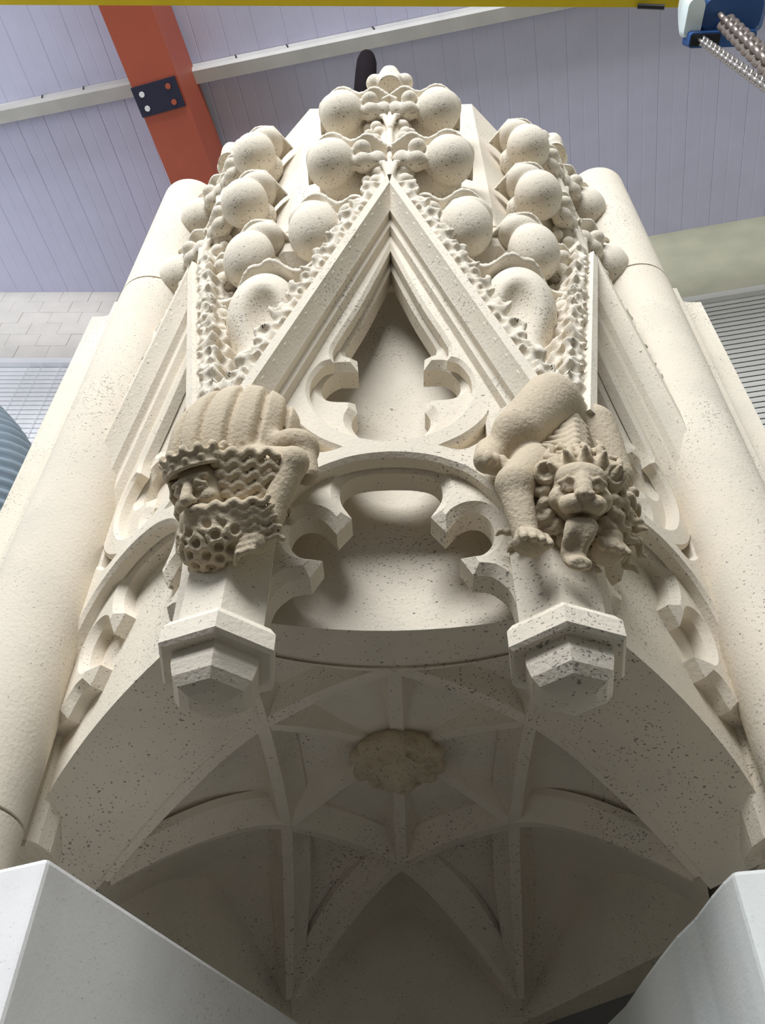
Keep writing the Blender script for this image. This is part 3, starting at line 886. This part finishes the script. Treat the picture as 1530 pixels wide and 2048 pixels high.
# ------------------------------------------------------------------ pendants
def hexr(c, r, a0, z): return [(c[0] + r * math.cos(math.radians(a0 + 60 * k)), c[1] + r * math.sin(math.radians(a0 + 60 * k)), z) for k in range(6)]
for s in (-1, 1):
    P = (s * .452, -1.045); a0 = -90 + s * 22.5 + 30
    pen = part('pendant', *loft([hexr(P, r, a0, z) for z, r in ((.19, .128), (.50, .128), (1.08, .15))]), M_ST, low)
    part('collar', *loft([hexr(P, r, a0, z) for z, r in ((.125, .158), (.135, .168), (.185, .168), (.21, .15), (.215, .12))]), M_ST, pen)
    part('drop', *loft([hexr(P, r, a0, z) for z, r in ((.010, .02), (.018, .062), (.034, .094), (.058, .114), (.088, .124), (.13, .127))]), M_ST, pen)

# ------------------------------------------------------------------ king
def wavy(p0, p1, amp, wl_, n=14, ph=0, lift=(0, 1, 0)):
    p0 = np.array(p0, float); p1 = np.array(p1, float); L = np.linalg.norm(p1 - p0)
    d = (p1 - p0) / L; s_ = np.cross(d, np.array(lift)); s_ /= np.linalg.norm(s_) + 1e-9
    return [p0 + d * L * i / n + s_ * amp * math.sin(2 * math.pi * L * i / n / wl_ + ph) * min(1, i / 3) for i in range(n + 1)]
H = .0062
KC = np.array([.020, .205, .570])
kf = np.array([-.04, .78, -.62]); kf /= np.linalg.norm(kf)
ks = np.cross(kf, np.array([0, 0, 1.0])); ks /= np.linalg.norm(ks); ku = np.cross(ks, kf)
def kd(a, b, c): return KC + (ks * a + kf * b + ku * c) * .80      # side, forward, up in the head's own frame
RK = np.stack([ks, kf, ku]); RSC[id(RK)] = .80
def king():
    f = Field((-.36, -.16, .30), (.36, .42, 1.20), H)
    # back bent over under a pleated robe
    f.ell((-.02, .09, .885), (.190, .185, .245), 0)
    f.ell((.05, .07, .97), (.14, .16, .16), .03)
    f.cap((0, -.06, .66), (0, .0, .9), .10, .13, .04)
    def pleat(X, Y, Z):
        phi = np.arctan2(X + .02, Y + .16)
        g = np.exp(-(np.sin(phi * 16 + .9 * np.sin(Z * 4.5)) / .34) ** 2) * .024 - .010
        return g * np.clip((Z - .62) / .08, 0, 1) * np.clip((1.17 - Z) / .05, 0, 1)
    f.disp(pleat, (-.3, -.05, .60), (.24, .36, 1.18))
    for s in (1, -1):
        q = s if s > 0 else -.60
        f.ell((q * .20, .08, .82), (.085, .075, .055), .03)              # knee fold behind the arm
        f.cap((q * .23, .08, .82), (q * .25, .06, .71), .045, .035, .02)
        if s < 0: continue
        f.cap((q * .09, .13, .745), (q * .265, .165, .645), .066, .044, .025)
        f.cap((q * .265, .165, .645), (q * .185, .13, .47), .042, .035, .015)
        f.cap((q * .196, .135, .495), (q * .188, .132, .475), .039, .040, .004)     # cuff
        f.ell((q * .152, .120, .425), (.036, .034, .045), .012)
        for k in range(4):
            a = np.array([q * (.165 - .003 * k), .150 - .004 * k, .432 - .019 * k])
            f.chain([a, a + np.array([-q * .038, .010, -.010]), a + np.array([-q * .066 + q * .006 * abs(k - 1.5), -.010, -.022])], [.0105, .0100, .008], .002)
        f.chain([(q * .150, .140, .455), (q * .118, .150, .450), (q * .100, .142, .440)], [.012, .011, .009], .004)
        for k in range(5):  # sleeve creases
            f.cap((q * (.11 + .03 * k), .205 - .006 * k, .755 - .02 * k), (q * (.13 + .028 * k), .195, .665), .006, .004, .008, sub=True)
    # head and face
    f.ell(kd(0, 0, .02), (.096, .098, .118), .015, R=RK)
    f.ell(kd(0, .02, -.045), (.075, .082, .07), .02, R=RK)
    f.cap(kd(0, -.05, .02), (.0, .03, .76), .08, .10, .03)
    f.ell(kd(0, .082, .052), (.078, .028, .018), .010, R=RK)               # brow
    for s in (1, -1):
        ex = s * .038
        f.ell(kd(ex, .106, .022), (.027, .020, .018), .005, sub=True, R=RK)
        f.ell(kd(ex, .088, .020), (.020, .018, .0125), .002, R=RK)
        f.ell(kd(ex, .107, .020), .0050, .001, sub=True)
        f.chain([kd(ex - .025, .093, .022), kd(ex, .108, .035), kd(ex + .025, .091, .022)], .0055, .003)
        f.chain([kd(ex - .024, .092, .016), kd(ex, .106, .006), kd(ex + .024, .090, .016)], .0045, .003)
        f.ell(kd(s * .052, .076, -.024), (.032, .030, .030), .012, R=RK)      # cheek
    f.chain([kd(0, .096, .045), kd(0, .116, .012), kd(0, .138, -.026)], [.012, .014, .019], .005)
    for s in (1, -1): f.ell(kd(s * .018, .120, -.030), (.014, .014, .012), .004, R=RK)
    return f
def king_hair():
    f = Field((-.34, -.10, .34), (.36, .38, .82), H)
    for row in (0, 1):
        for k in range(6):      # long waves falling side by side to the viewer's right
            t = k / 5
            p0 = kd(.088 + .010 * row, .050 - .06 * row - .02 * t, .122 - .180 * t - .014 * row); p1 = kd(.285 - .05 * t, -.045 - .05 * row, .065 - .225 * t - .014 * row)
            f.chain(wavy(p0, p1, .0100, .048, 18, .5 + k * .15 + row, lift=tuple(kf)), [.0130] * 12 + [.011] * 7, .0015)
    for k in range(5):          # the far side lies close to the head
        t = k / 4
        p0 = kd(-.098 - .008 * t, .045 - .10 * t, .075); p1 = kd(-.128, -.01 - .07 * t, -.12 + .02 * t)
        f.chain(wavy(p0, p1, .009, .048, 14, k * .8, lift=tuple(ks)), .0115, .002)
    f.ell(kd(.17, -.122, .01), (.115, .075, .125), .006, R=RK)
    f.cap(kd(.05, -.02, -.10), kd(.19, -.045, -.13), .055, .04, .01)
    return f
def king_beard():
    f = Field((-.24, -.02, .26), (.30, .40, .60), H)
    bc = kd(.01, .040, -.162)
    f.ell(bc, (.125, .085, .100), 0, R=RK)
    r = random.Random(11)
    dirs = []
    while len(dirs) < 150:
        v = np.array([r.gauss(0, 1), r.gauss(0, 1), r.gauss(0, 1)]); v /= np.linalg.norm(v)
        if v[1] < -.55 or v[2] > .55: continue
        if all(np.dot(v, q) < .955 for q in dirs): dirs.append(v)
        elif r.random() < .02: break
    def on(v, k): return bc + (ks * v[0] * .125 * k + kf * v[1] * .085 * k + ku * v[2] * .100 * k) * .8
    for v in dirs:               # each curl: a small ring with a drilled centre
        n1 = np.cross(v, [.3, .5, .8]); n1 /= np.linalg.norm(n1); n2 = np.cross(v, n1)
        c = on(v, 1.03)
        ring = [c + (ks * q[0] + kf * q[1] + ku * q[2]) * .0185 for q in [n1 * math.cos(a) + n2 * math.sin(a) for a in np.linspace(0, 2 * math.pi, 9)]]
        f.chain(ring, .0085, .003)
    for v in dirs: f.ell(on(v, 1.08), .0135, .002, sub=True)
    for s in (1, -1):            # long waving moustache
        f.cap(kd(s * .02, .080, -.085), kd(s * (.20 if s > 0 else .11), .010, -.140), .040, .036, .01)
        for k in range(5):
            f.chain(wavy(kd(s * .008, .128 - .006 * k, -.062 - .020 * k), kd(s * (.25 if s > 0 else .12), .040 - .006 * k, -.098 - .034 * k), .0085, .05, 16, k * .3, lift=tuple(kf)), [.0125] * 12 + [.009] * 5, .001)
    return f
def king_crown():
    f = Field((-.16, -.02, .52), (.20, .40, .86), H)
    sl, X, Y, Z = f.win((-.16, -.02, .52), (.20, .40, .86))
    x, y, z = X - KC[0], Y - KC[1], Z - KC[2]
    a, b, c = ((e[0] * x + e[1] * y + e[2] * z) / .80 for e in (ks, kf, ku))
    rr_ = np.sqrt(a ** 2 + b ** 2)
    f.put(sl, .8 * np.maximum(np.abs(rr_ - .108) - .012, np.abs(c - .116) - .026), 0)
    f.put(sl, .8 * np.maximum(rr_ - .105, np.abs(c - .113) - .02), .004)
    for q in (.091, .136):
        f.put(sl, .8 * (np.sqrt((rr_ - .119) ** 2 + (c - q) ** 2) - .0085), .003)
    for k in range(14):
        t = 2 * math.pi * k / 14 + .2
        p = lambda rad, h: kd(rad * math.sin(t), rad * math.cos(t), h)
        f.ell(p(.118, .150), (.015, .015, .016), .003)
        f.ell(p(.120, .114), .011, .003)
        t2 = t + math.pi / 14
        f.ell(kd(.124 * math.sin(t2), .124 * math.cos(t2), .158), .014, .003, sub=True)
    return f
def figure_matrix(s):
    a = math.radians(-90 + s * 22.5); o = Vector((math.cos(a), math.sin(a), 0)); r_ = Vector((-o.y, o.x, 0))
    return basis((s * .452, -1.045, 0), r_, o, Vector((0, 0, 1)))
MK = figure_matrix(-1)
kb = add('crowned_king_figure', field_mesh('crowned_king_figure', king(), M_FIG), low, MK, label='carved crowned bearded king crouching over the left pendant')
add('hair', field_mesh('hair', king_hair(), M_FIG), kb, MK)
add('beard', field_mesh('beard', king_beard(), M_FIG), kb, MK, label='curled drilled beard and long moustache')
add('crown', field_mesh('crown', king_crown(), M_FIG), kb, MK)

# ------------------------------------------------------------------ lion
HC = np.array([-.015, .205, .535])
hf = np.array([-.36, .74, -.56]); hf /= np.linalg.norm(hf)
hs = np.cross(hf, np.array([.10, 0, 1.0])); hs /= np.linalg.norm(hs); hu = np.cross(hs, hf)
def hd(a, b, c): return HC + (hs * a + hf * b + hu * c) * .82       # side, forward, up in the head's own frame
RH = np.stack([hs, hf, hu]); RSC[id(RH)] = .82
def lion():
    f = Field((-.36, -.14, .28), (.36, .42, 1.18), H)
    f.cap((.03, .02, .98), (0, .07, .60), .14, .125, 0)
    f.cap((.0, -.04, .62), (0, .0, .9), .11, .13, .04)
    f.ell((.02, .10, 1.00), (.13, .13, .10), .03)
    # haunches
    f.cap((-.01, .17, 1.015), (-.135, .155, .83), .098, .080, .03)
    f.cap((-.135, .155, .83), (-.19, .09, .75), .06, .045, .03)
    f.cap((.155, .13, 1.0), (.195, .125, .79), .088, .066, .02)
    f.ell((.075, .15, 1.01), (.035, .06, .06), .02)
    # hind foot on the left
    f.cap((-.20, .08, .80), (-.235, .12, .70), .042, .040, .02)
    for k in range(3): f.ell((-.25 + .022 * k, .150, .672), (.013, .02, .025), .004)
    # forelegs
    f.cap((-.09, .14, .70), (-.180, .165, .575), .075, .052, .02)
    f.cap((-.185, .160, .575), (-.158, .14, .415), .048, .036, .02)
    f.cap((.11, .15, .62), (.075, .175, .44), .06, .042, .02)
    for cx, cy, cz in ((-.155, .150, .370), (.070, .17, .395)):
        f.ell((cx, cy, cz), (.046, .044, .034), .012)
        for k in range(4):
            q = -.033 + .022 * k
            f.cap((cx + q, cy + .022, cz + .012), (cx + q * 1.15, cy + .044 - abs(q) * .3, cz - .022), .0125, .011, .003)
    # head
    f.ell(HC, (.10, .105, .105), .02, R=RH)
    f.ell(hd(0, .045, .060), (.088, .056, .056), .02, R=RH)
    for s in (1, -1):
        f.ell(hd(s * .034, .112, -.044), (.042, .048, .036), .008, R=RH)      # muzzle pads
        f.ell(hd(s * .070, .055, -.015), (.035, .04, .04), .012, R=RH)        # cheeks
        f.ell(hd(s * .046, .100, .022), (.029, .022, .020), .006, sub=True, R=RH)
        f.ell(hd(s * .046, .096, .021), (.021, .018, .0145), .002, R=RH)
        f.ell(hd(s * .046, .115, .021), .0055, .001, sub=True)
        f.chain([hd(s * .020, .104, .034), hd(s * .046, .110, .046), hd(s * .074, .092, .032)], .0075, .004)
        f.chain([hd(s * .024, .104, .012), hd(s * .046, .108, .004), hd(s * .066, .094, .012)], .0048, .003)
    f.chain([hd(0, .100, .045), hd(0, .124, .010), hd(0, .142, -.012)], [.020, .022, .022], .008)
    f.ell(hd(0, .154, -.016), (.034, .020, .017), .004, R=RH)
    f.chain([hd(0, .168, -.028), hd(0, .160, -.070)], .005, .002, sub=True)
    for s in (1, -1): f.ell(hd(s * .014, .170, -.006), .006, .002, sub=True)
    f.ell(hd(0, .10, -.092), (.062, .06, .022), .006, sub=True, R=RH)         # open mouth
    f.ell(hd(0, .045, -.122), (.055, .05, .022), .01, R=RH)                   # jaw
    return f
def lion_tongue():
    f = Field((-.24, .10, .28), (.16, .40, .54), H)
    P = catmull([hd(0, .08, -.095), hd(-.004, .122, -.112), hd(-.014, .130, -.150), hd(-.026, .112, -.195), hd(-.022, .118, -.225), hd(-.008, .142, -.240)], n=6)
    for i, p in enumerate(P):
        t = i / (len(P) - 1)
        f.ell(p, (.046 - .008 * t + .005 * math.sin(6 * t), .012, .020), .008, R=RH)
        f.ell(np.array(p) + hf * .012, (.022, .009, .016), .006, sub=True, R=RH)
    return f
def lion_ear(s):
    f = Field((-.26, .0, .48), (.20, .34, .76), H)
    if True:
        c = hd(s * .112, .035, .078)
        f.ell(c, (.042, .032, .046), 0, R=RH)
        f.ell(c + hf * .026 + hs * s * .004, (.027, .028, .032), .004, sub=True, R=RH)
    return f
def lion_mane():
    f = Field((-.34, -.02, .30), (.28, .36, .80), H)
    r = random.Random(5)
    for ringi, (rad, fw, ln) in enumerate(((.112, .030, .060), (.135, -.015, .080), (.150, -.06, .095))):
        nk = 17 + 3 * ringi
        for k in range(nk):
            a = 2 * math.pi * k / nk + ringi * .2
            if ringi == 0 and 1.05 < a < 2.1: pass
            d = np.array([math.cos(a), math.sin(a)])
            p0 = hd(d[0] * rad, fw, d[1] * rad * 1.02)
            l = ln * (1.15 if d[1] < -.2 else .9) * r.uniform(.85, 1.15)
            drop = -.35 if abs(d[1]) < .7 else 0
            p1 = hd(d[0] * (rad + l), fw - .03, (d[1] + drop * .6) * (rad + l))
            f.chain(wavy(p0, p1, .012, .06, 8, r.uniform(0, 6), lift=tuple(hf)), [.017, .017, .016, .015, .014, .013, .011, .009, .006], .003)
    for k in range(5):   # tall tufts on the crown of the head
        a = -.9 + .45 * k
        p0 = hd(math.sin(a) * .09, .02, math.cos(a) * .09); p1 = hd(math.sin(a) * .15 + .01, .05, math.cos(a) * .165)
        f.chain([p0, (p0 + p1) / 2 + hs * .012, p1 + hf * .012], [.026, .019, .007], .006)
    return f
def lion_back():
    f = Field((-.14, .06, .66), (.20, .30, .98), H)
    for k in range(7):   # chevron locks down the spine
        z = .93 - .035 * k
        for s in (1, -1):
            f.chain([(.045 - .008 * k, .205 + .006 * k, z), (.045 - .008 * k + s * .035, .195 + .006 * k, z - .030), (.045 - .008 * k + s * (.07 + .006 * k), .165 + .004 * k, z - .02)], [.013, .012, .008], .003)
    f.chain([(.05, .19, .90), (.05, .205, .96)], [.022, .010], .004)
    f.cap((.04, .15, .92), (0, .17, .70), .055, .07, .01)
    return f
ML = figure_matrix(1)
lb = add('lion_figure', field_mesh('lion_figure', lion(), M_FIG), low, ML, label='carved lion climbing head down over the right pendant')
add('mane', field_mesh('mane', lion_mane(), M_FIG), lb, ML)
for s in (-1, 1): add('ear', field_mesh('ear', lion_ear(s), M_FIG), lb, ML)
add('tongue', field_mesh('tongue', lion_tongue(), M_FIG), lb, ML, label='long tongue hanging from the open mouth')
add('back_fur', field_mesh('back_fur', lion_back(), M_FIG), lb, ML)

# ------------------------------------------------------------------ things around the canopy
rod = part('lifting_pin', *tube([(-.195, -.72, ZT), (-.195, -.72, 5.9), (-.195, -.72, 6.15), (-.195, -.72, 6.28), (-.195, -.72, 6.36), (-.195, -.72, 6.40)], [.082, .082, .080, .066, .042, .01], 16), M_ROD, smooth=True)
tag(rod, 'dark brown round-ended bar standing on the canopy behind the front finial', 'lifting bar'); origin_to(rod, (-.195, -.72, ZT))
# jambs under the shafts
for s in (-1, 1):
    V, Fc = merge(prism(circ(s * SHX, SHY, SHR), FLOOR, -.012), prism([(s * 1.69, .15), (s * 1.69, -.36), (s * 1.15, -.36), (s * 1.15, .15)][::s], FLOOR, -.012))
    o = part('stone_jamb', V, Fc, M_ST, angle=30)
    tag(o, 'limestone jamb under the %s shaft of the canopy' % ('left' if s < 0 else 'right'), 'jamb'); origin_to(o, (s * 1.35, -.3, FLOOR))
def pier(poly, label, mt, bev=.012, rough=None):
    V, Fc = prism(poly, FLOOR, -.30)
    me = mk('pier_stone', V, Fc, mt)
    bm = bmesh.new(); bm.from_mesh(me)
    bmesh.ops.bevel(bm, geom=bm.edges[:], offset=bev * S, segments=2, affect='EDGES', profile=.6)
    bm.to_mesh(me); bm.free()
    o = add('pier_stone', me); tag(o, label, 'stone block', 'dressed stones in front of the canopy')
    cx = sum(p[0] for p in poly) / len(poly); cy_ = sum(p[1] for p in poly) / len(poly)
    origin_to(o, (cx, cy_, FLOOR)); return o
pier([(-.814, -.90), (-.30, .49), (-.62, .58), (-1.14, -.76)], 'pale upright dressed stone with a sharp arris at the bottom left corner', M_PIER)
pier([(.808, -.80), (.90, -.818), (1.15, -.87), (1.02, .52), (.665, .52), (.684, .392), (.715, .20), (.731, -.08), (.742, -.24), (.756, -.395), (.778, -.52), (.788, -.659), (.797, -.74)], 'grey streaked upright stone with a rough curved edge at the bottom right corner', M_PIER2)
